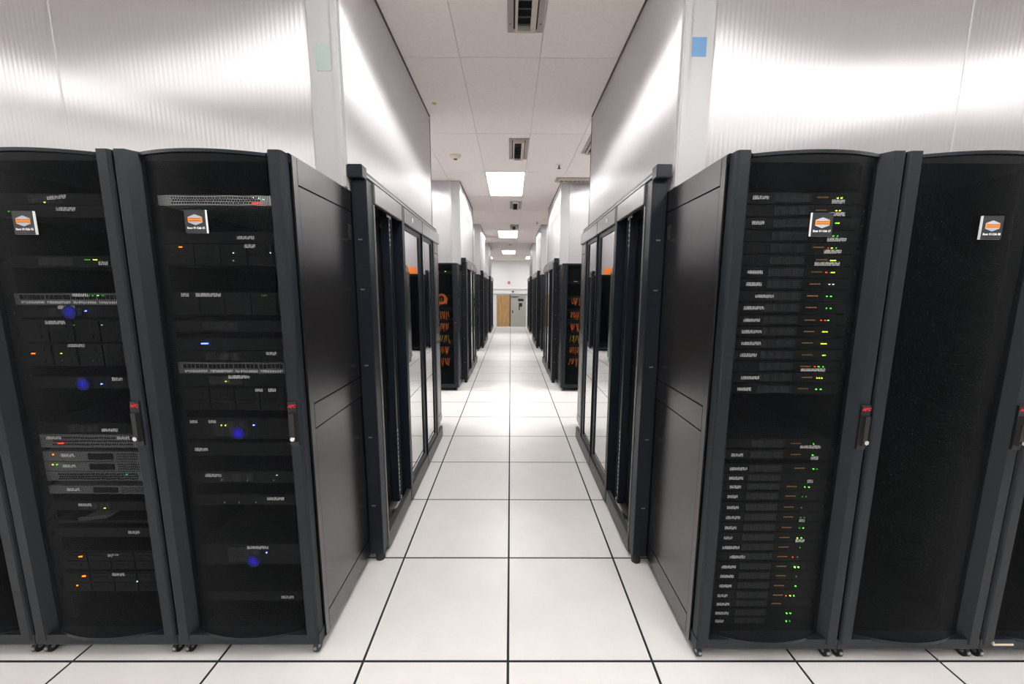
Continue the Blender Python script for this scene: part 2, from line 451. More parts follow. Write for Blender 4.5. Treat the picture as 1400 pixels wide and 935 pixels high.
PX = 0.80
def enclosure(s, y0, H, n, words, tape=False):
    """s = side (-1 left, 1 right); y0 = front of the pod; n = sheets along the front"""
    yf, yr = y0 + 0.48, y0 + 2.51
    t = thing('containment_enclosure', 'translucent white enclosure above the racks ' + words, 'enclosure',
              (0, 0, 0), (0, 0, 0), 'containment enclosures above the pods')
    X = lambda a: s * a
    def sh(a0, a1, b0, b1, nm):
        me, c = sheet(min(X(a0), X(a1)), max(X(a0), X(a1)), b0, b1, H + 0.002, ZC - 0.004)
        return obj(nm, me, t, c)
    sh(PX, PX + 0.012, yf + 0.03, yr - 0.012, 'side_sheet')
    a = PX + 0.135
    for k in range(n):
        sh(a, a + 1.17, yf, yf + 0.012, 'front_sheet')
        a += 1.176
        if k < n - 1:
            m = MB().box(min(X(a - 0.006), X(a)), max(X(a - 0.006), X(a)), yf - 0.001, yf + 0.014, H + 0.002, ZC - 0.004)
            obj('sheet_joint', m.mesh('sheet_joint', M['white']), t)
    sh(PX + 0.05, a - 0.006, yr, yr + 0.012, 'rear_sheet')
    # corner post: flat closure strip to the front, rounded edge strip on the aisle corner
    m = MB().box(min(X(PX + 0.03), X(PX + 0.133)), max(X(PX + 0.03), X(PX + 0.133)), yf - 0.006, yf + 0.006, H + 0.002, ZC - 0.004)
    post = obj('corner_post', m.mesh('corner_post', M['alu']), t)
    m = MB().box(min(X(PX - 0.006), X(PX + 0.03)), max(X(PX - 0.006), X(PX + 0.03)), yf - 0.012, yf + 0.03, H + 0.002, ZC - 0.004)
    obj('corner_edge', m.mesh('corner_edge', M['alu'], bevel=0.006), post)
    if tape:
        m = MB().box(min(X(PX + 0.035), X(PX + 0.10)), max(X(PX + 0.035), X(PX + 0.10)), yf - 0.0075, yf - 0.006, 2.62 if s > 0 else 2.56, 2.70 if s > 0 else 2.68)
        obj('tape_patch', m.mesh('tape_patch', M['tape'] if s > 0 else M['greentape']), post)['label'] = 'blue tape patch' if s > 0 else 'pale green tape patch'
    # dark gasket along the ceiling and down the rear edge
    m = MB().box(min(X(PX - 0.008), X(PX + 0.02)), max(X(PX - 0.008), X(PX + 0.02)), yf + 0.03, yr - 0.012, ZC - 0.012, ZC - 0.0005)
    obj('gasket', m.mesh('gasket', M['gasket']), t)
    m = MB().box(min(X(PX - 0.002), X(PX + 0.05)), max(X(PX - 0.002), X(PX + 0.05)), yr - 0.010, yr + 0.012, H + 0.002, ZC - 0.014)
    obj('rear_edge', m.mesh('rear_edge', M['gasket']), t)
    return t

# ------------------------------------------------------------------ server racks
RW, RD = 0.597, 1.10

def rack_body(H):
    h = RW / 2
    m = MB()
    m.box(-h, h, 0.045, RD, 0.05, 0.105)                 # base pan
    m.box(-h, -h + 0.02, 0.06, RD - 0.012, 0.105, H - 0.03)
    m.box(h - 0.02, h, 0.06, RD - 0.012, 0.105, H - 0.03)
    m.box(-h, h, 0.045, RD, H - 0.03, H)                 # roof
    m.box(-h, h, RD - 0.012, RD, 0.105, H - 0.03)        # back
    return m.mesh('cabinet_body', M['black'])

def rack_rails(H):
    m = MB()
    for s in (-1, 1):
        x = s * 0.248
        m.box(x - 0.028, x + 0.028, 0.085, 0.10, 0.105, H - 0.03)
        m.box(s * 0.285 - 0.01, s * 0.285 + 0.01, 0.10, 0.16, 0.105, H - 0.03)
    return m.mesh('mounting_rail', M['server'])

def base_bezel():
    h = RW / 2
    return MB().prism_x([(0.045, 0.05), (0.045, 0.105), (0.004, 0.105), (0.004, 0.062), (0.012, 0.05)], -h, h).mesh('base_bezel', M['rack'])

def door_frame(H):
    h = RW / 2 - 0.003
    z0, z1 = 0.082, H - 0.004
    m = MB()
    # stiles: flat outer land with a rounded outer edge, then a chamfer falling back to the mesh
    lw, lc = 0.045, 0.070
    left = [(-h, 0.045), (-h, 0.010), (-h + 0.004, 0.003), (-h + 0.010, 0.0), (-h + lw, 0.0), (-h + lc, 0.034), (-h + lc, 0.045)]
    m.prism_z(left, z0, z1)
    m.prism_z([(-x, y) for x, y in reversed(left)], z0, z1)
    return m.mesh('door_frame', M['rack'])

ARC_W = 0.2255
def arc_pts(n=14):
    return [(-ARC_W + 2 * ARC_W * i / n, 0.030 - 0.044 * (1 - ((2 * i / n) - 1) ** 2)) for i in range(n + 1)]

def door_mesh(H):
    ps = arc_pts(); m = MB(); z0, z1 = 0.112, H - 0.018
    n = len(ps)
    m.poly([(x, y, z0) for x, y in ps] + [(x, y, z1) for x, y in ps],
           [(i, i + 1, n + i + 1, n + i) for i in range(n - 1)])
    return m.mesh('mesh_panel', M['mesh'], smooth=True)

def door_rim(z0, z1):
    ps = arc_pts()
    poly = [(x, y - 0.004) for x, y in ps] + [(x, y + 0.012) for x, y in reversed(ps)]
    return MB().prism_z(poly, z0, z1).mesh('mesh_rim', M['rack'])

def handle_parts():
    m = MB().box(-0.017, 0.017, -0.004, 0.004, -0.088, 0.088)
    m.prism_z([(-0.010, -0.004), (-0.007, -0.016), (0.010, -0.016), (0.013, -0.004)], -0.070, 0.045)
    body = m.mesh('handle', M['blackplastic'])
    lock = MB().disc((0.002, -0.022, -0.055), 0.0085, 'y', 0.008, 14).mesh('lock', M['chrome'])
    return body, lock

def side_plates(H):
    # plates in the plane x = RW/2, for the +x side, in local rack space
    x0, x1 = RW / 2, RW / 2 + 0.006
    g = 0.003
    fr = MB()
    fr.box(x0, x1, 0.052, 0.084 - g, 0.052, H - 0.003)
    fr.box(x0, x1, 0.084, RD - 0.004, H - 0.103 + g, H - 0.003)
    fr.box(x0, x1, 0.084, RD - 0.004, 0.985 + g, 1.090 - g)
    fr.box(x0, x1, 0.084, RD - 0.004, 0.052, 0.150 - g)
    up = MB().box(x0, x1 - 0.001, 0.084, RD - 0.03, 1.090 + g, H - 0.103 - g)
    lo = MB().box(x0, x1 - 0.001, 0.084, RD - 0.03, 0.150 + g, 0.985 - g)
    la = MB().box(x1 - 0.001, x1 + 0.002, 0.50, 0.53, 1.80, 1.87).box(x1 + 0.002, x1 + 0.004, 0.508, 0.522, 1.815, 1.855)
    return (fr.mesh('side_frame', M['side']), up.mesh('side_panel', M['side']), lo.mesh('side_panel', M['side']), la.mesh('side_latch', M['blackplastic']))

def caster_parts():
    w = MB().disc((-0.009, 0, 0.024), 0.024, 'x', 0.018, 18).mesh('caster', M['rubber'])
    c = MB().disc((-0.011, -0.004, 0.028), 0.0095, 'x', 0.022, 12)
    c.disc((0, -0.0255, 0.030), 0.007, 'y', 0.003, 12)
    return w, c.mesh('wheel_cap', M['wheelcap'])

def text_mesh(body, size, m, extrude=0.0006, shear=0.0, offset=0.0):
    cu = bpy.data.curves.new('lettering', 'FONT')
    cu.body = body; cu.size = size; cu.extrude = extrude; cu.align_x = 'CENTER'; cu.align_y = 'CENTER'
    cu.shear = shear; cu.offset = offset
    cu.materials.append(m)
    tmp = bpy.data.objects.new('lettering', cu); COL.objects.link(tmp)
    bpy.context.view_layer.update()
    me = bpy.data.meshes.new_from_object(tmp.evaluated_get(bpy.context.evaluated_depsgraph_get()))
    bpy.data.objects.remove(tmp); bpy.data.curves.remove(cu)
    if not me.materials: me.materials.append(m)
    return me

def sign(parent, text, x, z, lean, edge):
    """black row sign with the hexagon emblem, white foam-core edge on one side"""
    w, h = 0.074, 0.080
    root = obj('row_sign', MB().box(-w / 2, w / 2, -0.009, -0.006, -h / 2, h / 2).mesh('row_sign', M['sign']), parent, (x, -0.013, z), (0, 0, lean))
    root['label'] = 'black sign plate with orange hexagon emblem reading ' + text
    e = edge * (w / 2)
    a = MB().box(-w / 2, w / 2, -0.006, -0.003, -h / 2, h / 2).box(min(e, e + edge * 0.0018), max(e, e + edge * 0.0018), -0.0095, -0.003, -h / 2, h / 2)
    obj('foam_core', a.mesh('foam_core', M['core']), root)
    # emblem: grey hexagon (pointed top and bottom), orange band with a dark-edged pill
    a, b = 0.0250, 0.0185
    hexa = [(0, -b), (a, -b * 0.5), (a, b * 0.5), (0, b), (-a, b * 0.5), (-a, -b * 0.5)]
    z0 = 0.006
    P = lambda pts: [(p[0], p[1] + z0) for p in pts]
    obj('emblem_hexagon', MB().prism_y(P(hexa), -0.0100, -0.009).mesh('emblem_hexagon', M['logogrey']), root)
    band = [(-a, -b * 0.48), (-a * 0.5, -b * 0.33), (a * 0.5, -b * 0.33), (a, -b * 0.48), (a, b * 0.48), (a * 0.5, b * 0.33), (-a * 0.5, b * 0.33), (-a, b * 0.48)]
    obj('emblem_band', MB().prism_y(P(band), -0.0106, -0.010).mesh('emblem_band', M['orange']), root)
    ln = MB()
    for q in (-1, 1):
        ln.prism_y(P([(-a * 0.82, q * b * 0.22 - 0.0010), (a * 0.82, q * b * 0.22 - 0.0010), (a * 0.82, q * b * 0.22 + 0.0010), (-a * 0.82, q * b * 0.22 + 0.0010)]), -0.0110, -0.0106)
    obj('emblem_line', ln.mesh('emblem_line', M['logodark']), root)
    tx = obj('lettering', text_mesh(text, 0.0098, M['textwhite'], offset=0.00035), root, (0.001, -0.0098, -0.0225), (PI / 2, 0, 0))
    tx['label'] = 'white lettering'

def rack(x, y, H, words, label_look, inner=0, text=None, signx=0.0, signz=1.79, handle=True, group='server racks'):
    """x = centre; y = front; inner = +1 / -1 for the side that faces the aisle (gets side panels)"""
    t = thing('server_rack', label_look + ', ' + words, 'server rack', (x, y, 0), (0, 0, 0), group)
    k = round(H, 3)
    obj('cabinet_body', cached(('body', k), lambda: rack_body(H)), t)
    obj('mounting_rail', cached(('rails', k), lambda: rack_rails(H)), t)
    obj('base_bezel', cached('bezel', base_bezel), t)
    d = obj('door', cached(('door', k), lambda: door_frame(H)), t)
    obj('mesh_panel', cached(('mesh', k), lambda: door_mesh(H)), d)
    obj('mesh_rim', cached('rim', lambda: door_rim(0.098, 0.112)), d)
    obj('mesh_rim', cached(('rim', k), lambda: door_rim(H - 0.018, H - 0.007)), d)
    if inner:
        fr, up, lo, la = cached(('side', k), lambda: side_plates(H))
        sc = (inner, 1, 1)
        def so(nm, me):
            return obj(nm, me, t, (0, 0, 0), (0, 0, 0), sc)
        so('side_frame', fr); so('side_panel', up); so('side_panel', lo)
        so('side_latch', la)
    hb, lk = cached('handle', handle_parts)
    hx = RW / 2 - 0.030
    if handle:
        ho = obj('handle', hb, t, (hx, -0.004, 1.035 * H / 2.035))
        obj('lock', lk, ho)['label'] = 'chrome lock'
        bd = obj('badge', cached('apc', lambda: text_mesh('APC', 0.0165, M['red'], shear=0.3, offset=0.0006)), ho, (0.0, -0.0055, 0.071), (PI / 2, 0, 0))
        bd['label'] = 'red lettered badge'
    w, c = cached('caster', caster_parts)
    for sx in (-1, 1):
        for yy in (0.035, RD - 0.06):
            co = obj('caster', w, t, (sx * (RW / 2 - 0.026), yy, 0))
            obj('wheel_cap', c, co)
    if text:
        sign(t, text, signx, signz, 0.0, 1 if x < 0 else -1)
    return t

# ------------------------------------------------------------------ equipment inside the racks
def eq_body(h, m):
    return MB().box(-0.218, 0.218, 0.0, 0.62, 0, h).mesh('chassis', m)
def eq_ear(h, m):
    return MB().box(-0.012, 0.012, -0.003, 0.0, 0, h).box(-0.004, 0.004, -0.014, -0.003, h * 0.25, h * 0.75).mesh('ear', m)
def eq_grille(h):
    m = MB()
    for i in range(26):
        x = -0.10 + i * 0.0052
        m.box(x, x + 0.0022, -0.0035, 0.0, h * 0.15, h * 0.85)
    return m.mesh('grille', M['rib'])
def eq_bay(h):
    return MB().box(-0.045, 0.045, -0.005, 0.0, 0, h).box(-0.040, 0.02, -0.007, -0.005, h * 0.35, h * 0.65).mesh('drive_bay', M['server'])
def eq_label(w):
    return MB().box(-w / 2, w / 2, -0.0065, -0.0055, -0.0065, 0.0065).mesh('label_strip', M['label'])
def eq_led(c, w=0.0042, h=0.0038):
    return MB().box(-w / 2, w / 2, -0.008, -0.0045, -h / 2, h / 2).mesh('indicator_light', LED[c])
def eq_amber(w):
    return MB().box(-w / 2, w / 2, -0.0055, -0.0045, -0.0022, 0.0022).mesh('status_display', M['amber'])
def eq_glowlens():
    return MB().disc((0, -0.0075, 0), 0.027, 'y', 0.003, 24).mesh('glow_lens', LED['B'])
def eq_perf(h):
    m = MB()
    for i in range(34):
        for j in range(3):
            x = -0.165 + i * 0.0097 + (j % 2) * 0.0048; z = h * (0.25 + 0.25 * j)
            m.box(x - 0.0026, x + 0.0026, -0.002, 0.0, z - 0.0026, z + 0.0026)
    return m.mesh('vent_hole', M['black'])
def eq_ports(h):
    m = MB()
    for i in range(24):
        x = -0.19 + i * 0.0162 + (i // 6) * 0.003
        m.box(x - 0.0055, x + 0.0055, -0.0025, 0.0, h * 0.48, h * 0.86)
    return m.mesh('port', M['black'])
def eq_portlabel(h):
    m = MB()
    for i in range(4):
        x = -0.148 + i * 0.1
        m.box(x - 0.044, x + 0.044, -0.0022, 0.0, h * 0.10, h * 0.32)
    return m.mesh('port_label', M['label'])
def eq_ring():
    m = MB(); n = 20
    for i in range(n):
        a, b = 2 * PI * i / n, 2 * PI * (i + 1) / n
        pts = [(r * math.cos(q), r * math.sin(q)) for r, q in ((0.012, a), (0.012, b), (0.0102, b), (0.0102, a))]
        m.prism_y(pts, -0.006, -0.004)
    return m.mesh('ring_emblem', M['rib'])

FY = 0.072                                        # bezel plane behind the rack front
def equipment(rx, ry, name, z0, h, label, cat='server', kind='plain', labels=(), leds=(), amber=None, extra=(), group='rack mounted equipment', fins=True):
    """rx = rack centre; x values of labels and leds are measured from the rack's left edge"""
    t = thing(name, label, cat, (rx, ry + FY, z0), (0, 0, 0), group)
    hk = round(h, 3)
    m = M['greyserver'] if kind in ('grey', 'perf') else (M['silver'] if kind in ('silver',) else M['server'])
    if kind == 'patch': m = M['greyserver']
    obj('chassis', cached(('eqb', hk, m.name), lambda: eq_body(h, m)), t)
    for s in (-1, 1):
        obj('ear', cached(('ear', hk), lambda: eq_ear(h, M['server'])), t, (s * 0.23, 0.003, 0))
    if kind == 'plain' and fins:
        obj('grille', cached(('gr', hk), lambda: eq_grille(h)), t, (0.0, 0, 0))
    if kind == 'bays':
        for i in range(4):
            for j in range(2 if h > 0.06 else 1):
                hh = h * 0.42 if h > 0.06 else h * 0.85
                obj('drive_bay', cached(('bay', round(hh, 3)), lambda: eq_bay(hh)), t, (-0.15 + i * 0.1, 0, h * 0.04 + j * h * 0.48))
    if kind in ('perf', 'silver'):
        obj('vent_hole', cached(('pf', hk), lambda: eq_perf(h)), t)['kind'] = 'stuff'
    if kind == 'patch':
        obj('port', cached(('pt', hk), lambda: eq_ports(h)), t)['kind'] = 'stuff'
        obj('port_label', cached(('ptl', hk), lambda: eq_portlabel(h)), t)['kind'] = 'stuff'
    if kind == 'grey':
        obj('front_display', MB().box(-0.03, 0.07, -0.004, 0.0, h * 0.2, h * 0.8).mesh('front_display', M['black']), t)
        ln = MB()
        for i in range(3): ln.box(0.085, 0.20, -0.003, 0.0, h * (0.18 + 0.25 * i), h * (0.28 + 0.25 * i))
        obj('front_vent', ln.mesh('front_vent', M['rib']), t)
    c = lambda x: x - RW / 2
    for lx, lw, lz, *tilt in labels:
        lw = round(lw / 0.006) * 0.006
        obj('label_strip', cached(('lab', lw), lambda: eq_label(lw)), t, (c(lx), 0, lz - z0), (0, tilt[0] if tilt else 0, 0))
    for q in leds:
        lx, lz, col = q[:3]
        if col == 'B':
            obj('glow_lens', cached('glens', eq_glowlens), t, (c(lx), 0, lz - z0))
        else:
            w = q[3] if len(q) > 3 else 0.0042
            o = obj('indicator_light', cached(('led', col, w), lambda: eq_led(col, w)), t, (c(lx), 0, lz - z0))
            o['label'] = LEDWORD[col] + ' indicator light'
    if amber is not None:
        obj('status_display', cached('amber', lambda: eq_amber(0.042)), t, (c(amber), 0, h * 0.55))['label'] = 'dim amber display'
    if 'ring' in extra:
        rxp = [e for e in extra if e != 'ring'][0]
        obj('ring_emblem', cached('ring', eq_ring), t, (c(rxp[0]), 0, rxp[1] - z0))
    return t

# ------------------------------------------------------------------ build: front pod racks
HF = 2.040
YL, YR = 0.016, -0.005
LX = [SIDE[-1] - 0.006 - 0.2985 - 0.6 * i for i in range(4)]
RX = [SIDE[1] + 0.006 + 0.2985 + 0.6 * i for i in range(4)]
rack(LX[0], YL, HF, 'on the left corner of the aisle', 'server rack with sign reading Row 16 Cab 16', 1, 'Row 16 Cab 16', -0.010, 1.787)
rack(LX[1], YL, HF, 'second from the aisle on the left', 'server rack with sign reading Row 16 Cab 15', 0, 'Row 16 Cab 15', -0.014, 1.780)
rack(LX[2], YL, HF, 'third from the aisle on the left', 'black mesh-door server rack', 0)
rack(LX[3], YL, HF, 'fourth from the aisle on the left', 'black mesh-door server rack', 0)
rack(RX[0], YR, HF, 'on the right corner of the aisle', 'server rack with sign reading Row 16 Cab 17', -1, 'Row 16 Cab 17', 0.008, 1.783)
rack(RX[1], YR, HF, 'second from the aisle on the right', 'server rack with sign reading Row 16 Cab 18', 0, 'Row 16 Cab 18', 0.008, 1.775)
r3 = rack(RX[2], YR, HF, 'third from the aisle on the right', 'black server rack with beige clip at its base', 0)
m = MB().box(-0.245, -0.16, 0.001, 0.004, 0.078, 0.085); m.disc((-0.252, 0.0, 0.092), 0.008, 'y', 0.004, 10)
obj('base_clip', m.mesh('base_clip', M['cream']), r3)['label'] = 'small beige clip'
rack(RX[3], YR, HF, 'fourth from the aisle on the right', 'black mesh-door server rack', 0)

# right corner rack: a full column of one-unit servers
R1 = [
(1.8937, (0.156, 0.062), (0.45, 0.046), [(0.447, 'y'), (0.461, 'y')], 0.392), (1.8488, None, (0.451, 0.06), [(0.447, 'y'), (0.46, 'y')], 0.392),
(1.8036, (0.154, 0.05), None, [(0.452, 'g'), (0.461, 'y')], None), (1.7569, None, (0.462, 0.07), [(0.447, 'g'), (0.463, 'g')], None),
(1.713, None, (0.452, 0.067), [(0.433, 'r'), (0.447, 'y'), (0.463, 'g')], 0.397), (1.6676, None, (0.436, 0.098), [(0.449, 'y'), (0.457, 'y'), (0.465, 'y')], 0.414),
(1.6229, (0.159, 0.062), None, [(0.437, 'r'), (0.458, 'y'), (0.466, 'y')], 0.402), (1.5778, (0.159, 0.06), None, [(0.454, 'w'), (0.469, 'w')], 0.4),
(1.5323, (0.205, 0.07), None, [(0.45, 'g'), (0.466, 'g')], 0.396), (1.4875, (0.168, 0.077), None, [(0.454, 'g'), (0.47, 'g')], 0.396),
(1.4401, (0.164, 0.065), None, [(0.439, 'r'), (0.455, 'r'), (0.467, 'g')], 0.396), (1.3957, (0.168, 0.077), None, [(0.452, 'y'), (0.459, 'y'), (0.467, 'y')], 0.398),
(1.3498, (0.17, 0.079), None, [(0.452, 'y'), (0.461, 'y'), (0.469, 'y')], 0.397), (1.3034, (0.164, 0.065), None, [(0.463, 'y'), (0.47, 'g')], 0.402),
(1.2578, None, (0.43, 0.096), [(0.436, 'r'), (0.451, 'g'), (0.469, 'g')], 0.399), (1.213, (0.179, 0.072), None, [(0.45, 'y'), (0.459, 'y'), (0.469, 'y')], 0.41),
(1.1667, (0.16, 0.053), None, [(0.452, 'g'), (0.47, 'g')], 0.401), (0.9394, None, (0.457, 0.082), [(0.468, 'g')], 0.397),
(0.8913, (0.156, 0.049), (0.479, 0.028), [(0.47, 'g')], 0.402), (0.832, (0.167, 0.069), None, [(0.48, 'g'), (0.495, 'd')], 0.424),
(0.7912, (0.161, 0.059), (0.473, 0.026), [], None), (0.7529, (0.161, 0.051), None, [(0.454, 'g'), (0.471, 'g')], 0.401),
(0.7101, (0.153, 0.041), None, [(0.448, 'd'), (0.464, 'd')], 0.399), (0.6614, (0.158, 0.051), None, [(0.45, 'd')], 0.398),
(0.6166, (0.163, 0.059), (0.459, 0.026), [(0.452, 'd'), (0.467, 'd')], 0.401), (0.5699, (0.157, 0.051), None, [(0.452, 'd'), (0.468, 'g')], 0.398),
(0.5243, (0.15, 0.038), (0.461, 0.033), [(0.448, 'y'), (0.465, 'g')], 0.395), (0.4798, (0.166, 0.069), None, [(0.464, 'd')], 0.395),
(0.4363, (0.197, 0.064), None, [(0.438, 'r'), (0.458, 'd')], 0.395), (0.3896, (0.164, 0.061), None, [(0.452, 'G'), (0.467, 'G')], 0.396),
(0.3455, (0.16, 0.059), None, [(0.463, 'd')], 0.398), (0.2996, (0.158, 0.056), None, [(0.465, 'g')], 0.395),
(0.2533, (0.149, 0.041), None, [(0.429, 'r'), (0.447, 'y'), (0.463, 'g')], 0.394), (0.2126, (0.155, 0.054), None, [], 0.392),
(0.1687, (0.153, 0.059), None, [(0.441, 'g'), (0.457, 'g')], None), (0.1300, (0.146, 0.038), None, [(0.443, 'g'), (0.458, 'd')], None)]
for k, (z, ll, rl, leds, am) in enumerate(R1):
    h = 0.040 if (k > 0 and R1[k - 1][0] - z > 0.0425) or k == 0 else 0.036
    labs = []
    if ll: labs.append((ll[0] - 0.016, ll[1], z))
    if rl: labs.append((rl[0] - 0.022, rl[1], z - 0.013))
    cols = []
    for q in leds:
        if LEDWORD[q[1]] not in cols: cols.append(LEDWORD[q[1]])
    look = ('black server with ' + ' and '.join(cols[:2]) + ' lights') if cols else 'black one-unit server without lights'
    equipment(RX[0], YR, 'rack_server', z - h / 2, h, look + ', ' + ordinal(k + 1) + ' from the top, right corner rack',
              'server', 'plain', labs, [(x - 0.022, z, c) for x, c in leds], None if am is None else am - 0.022, group='servers in the right corner rack')

# left corner rack
D2 = [
('vented_switch', 1.862, 0.036, 'silver', [], [(0.42, 1.889, 'w'), (0.44, 1.887, 'w'), (0.458, 1.883, 'w'), (0.43, 1.870, 'r', 0.03)], (), 'silver perforated switch'),
('rack_server', 1.724, 0.042, 'plain', [(0.379, 0.066, 1.744)], [], (), 'black server with one long label'),
('storage_server', 1.640, 0.080, 'bays', [(0.392, 0.042, 1.7126)], [(0.13, 1.708, 'o', 0.012), (0.328, 1.687, 'w'), (0.325, 1.658, 'w'), (0.467, 1.688, 'w')], (), 'black storage server with an orange light'),
('storage_server', 1.452, 0.086, 'bays', [(0.215, 0.096, 1.5285), (0.125, 0.030, 1.5285)], [(0.43, 1.527, 'd', 0.02)], (), 'black storage server with two labels'),
('rack_server', 1.385, 0.044, 'plain', [], [], (), 'plain black one-unit server'),
('rack_server', 1.312, 0.046, 'plain', [], [(0.18, 1.339, 'b', 0.026)], (), 'black server with a wide blue light'),
('rack_server', 1.266, 0.042, 'plain', [(0.438, 0.042, 1.300)], [], (), 'black server with a label at its end'),
('patch_bay', 1.218, 0.044, 'patch', [], [], (), 'pale grey patch panel with a row of dark ports'),
('rack_server', 1.166, 0.046, 'plain', [(0.302, 0.084, 1.205)], [(0.247, 1.186, 'y'), (0.258, 1.186, 'd')], (), 'black server with long label and yellow light'),
('storage_server', 1.066, 0.094, 'bays', [(0.375, 0.030, 1.1512), (0.428, 0.030, 1.1513)], [], ('ring', (0.257, 1.111)), 'black server with a round emblem'),
('storage_server', 0.945, 0.088, 'plain', [(0.1, 0.030, 1.0193), (0.175, 0.030, 1.0195)], [(0.211, 1.0038, 'y'), (0.228, 1.0038, 'y'), (0.342, 1.0054, 'b'), (0.276, 0.971, 'B')], (), 'black server with bright blue light and blue lens'),
('rack_server', 0.872, 0.056, 'plain', [(0.119, 0.054, 0.901)], [], (), 'black server with one label at its left'),
('rack_server', 0.752, 0.050, 'plain', [(0.155, 0.066, 0.788)], [(0.418, 0.790, 'w'), (0.19, 0.768, 'd'), (0.294, 0.768, 'd'), (0.404, 0.768, 'd')], (), 'black server with a row of faint lights'),
('rack_server', 0.655, 0.046, 'plain', [(0.404, 0.072, 0.685)], [(0.19, 0.668, 'd'), (0.25, 0.668, 'd'), (0.32, 0.668, 'd')], (), 'black server with label under its right half'),
('storage_server', 0.380, 0.094, 'plain', [(0.309, 0.090, 0.462)], [(0.344, 0.439, 'b'), (0.285, 0.398, 'B')], (), 'black server with small blue light and dim lens'),
('rack_server', 0.205, 0.044, 'plain', [(0.417, 0.054, 0.226)], [], (), 'lowest black server with a label at its right'),
]
D1 = [
('rack_server', 1.862, 0.040, 'plain', [(0.281, 0.072, 1.887, -0.10)], [(0.234, 1.868, 'y')], (), 'black server with tilted label and yellow light'),
('rack_server', 1.816, 0.044, 'plain', [(0.309, 0.072, 1.845)], [(0.141, 1.835, 'r', 0.014), (0.095, 1.835, 'd')], (), 'black server with red light beside the sign'),
('rack_server', 1.632, 0.042, 'plain', [(0.419, 0.036, 1.6468)], [(0.36, 1.66, 'd', 0.02), (0.39, 1.66, 'y', 0.012)], (), 'black server with dim amber marks'),
('patch_bay', 1.488, 0.044, 'patch', [(0.311, 0.060, 1.526)], [(0.345, 1.524, 'd'), (0.36, 1.524, 'd'), (0.38, 1.525, 'g'), (0.40, 1.524, 'd')], (), 'grey patch panel with dark ports and green lights'),
('rack_server', 1.440, 0.044, 'plain', [(0.251, 0.066, 1.479)], [(0.324, 1.4657, 'b'), (0.261, 1.4598, 'B')], (), 'black server with bright blue light under the patch panel'),
('storage_server', 1.342, 0.088, 'bays', [(0.199, 0.078, 1.4196)], [(0.27, 1.41, 'd'), (0.38, 1.41, 'w')], (), 'black storage server with drive bays'),
('storage_server', 1.246, 0.090, 'bays', [(0.266, 0.066, 1.329)], [(0.094, 1.2966, 'o', 0.014), (0.203, 1.297, 'y'), (0.203, 1.2688, 'd'), (0.324, 1.269, 'd')], (), 'black storage server with orange light'),
('rack_server', 1.155, 0.048, 'plain', [(0.407, 0.042, 1.1948)], [(0.343, 1.1742, 'b', 0.004), (0.268, 1.174, 'B')], (), 'black server with dim blue lens'),
('rack_server', 0.966, 0.044, 'plain', [(0.347, 0.066, 0.9826)], [], ('ring', (0.246, 0.9956)), 'black server with round emblem above the grey devices'),
('vented_switch', 0.905, 0.056, 'perf', [(0.115, 0.060, 0.949), (0.397, 0.054, 0.9495)], [(0.141, 0.926, 'r', 0.022)], (), 'grey perforated switch with red light'),
('grey_server', 0.846, 0.042, 'grey', [(0.16, 0.054, 0.874)], [(0.101, 0.878, 'o')], (), 'grey server with orange light'),
('grey_server', 0.803, 0.040, 'grey', [(0.16, 0.054, 0.828)], [(0.093, 0.834, 'y'), (0.11, 0.834, 'g')], (), 'grey server with yellow and green lights'),
('grey_server', 0.760, 0.040, 'perf', [], [(0.389, 0.792, 't', 0.008)], (), 'grey vented server with teal light'),
('grey_server', 0.702, 0.036, 'grey', [(0.16, 0.054, 0.724)], [], (), 'grey one-unit server without lights'),
('rack_server', 0.628, 0.040, 'plain', [(0.197, 0.054, 0.6563)], [(0.277, 0.641, 'y', 0.004)], (), 'black server with tiny yellow light'),
('rack_server', 0.506, 0.042, 'plain', [(0.384, 0.048, 0.5316)], [], (), 'black server with a single label at its right'),
('storage_server', 0.356, 0.086, 'bays', [(0.281, 0.048, 0.4243)], [(0.142, 0.4197, 'o', 0.014)], (), 'black storage server with orange light and short label'),
('storage_server', 0.250, 0.094, 'bays', [(0.29, 0.054, 0.3344)], [(0.142, 0.3268, 'o', 0.014), (0.106, 0.2821, 'o', 0.005), (0.366, 0.3017, 'w')], (), 'lowest black storage server with two orange lights'),
]
for rx, ds, word in ((LX[0], D2, 'left corner rack'), (LX[1], D1, 'second left rack')):
    dx = 0.020 if ds is D2 else 0.030
    for k, (nm, z0, h, kind, labs, leds, extra, look) in enumerate(ds):
        labs = [(q[0] + dx, *q[1:]) for q in labs]; leds = [(q[0] + dx, *q[1:]) for q in leds]
        equipment(rx, YL, nm, z0, h, look + ', ' + ordinal(k + 1) + ' from top, ' + word,
                  'switch' if 'switch' in nm or 'patch' in nm else 'server', kind, labs, leds, None, extra, 'equipment in the ' + word, fins=(k % 2 == 0))
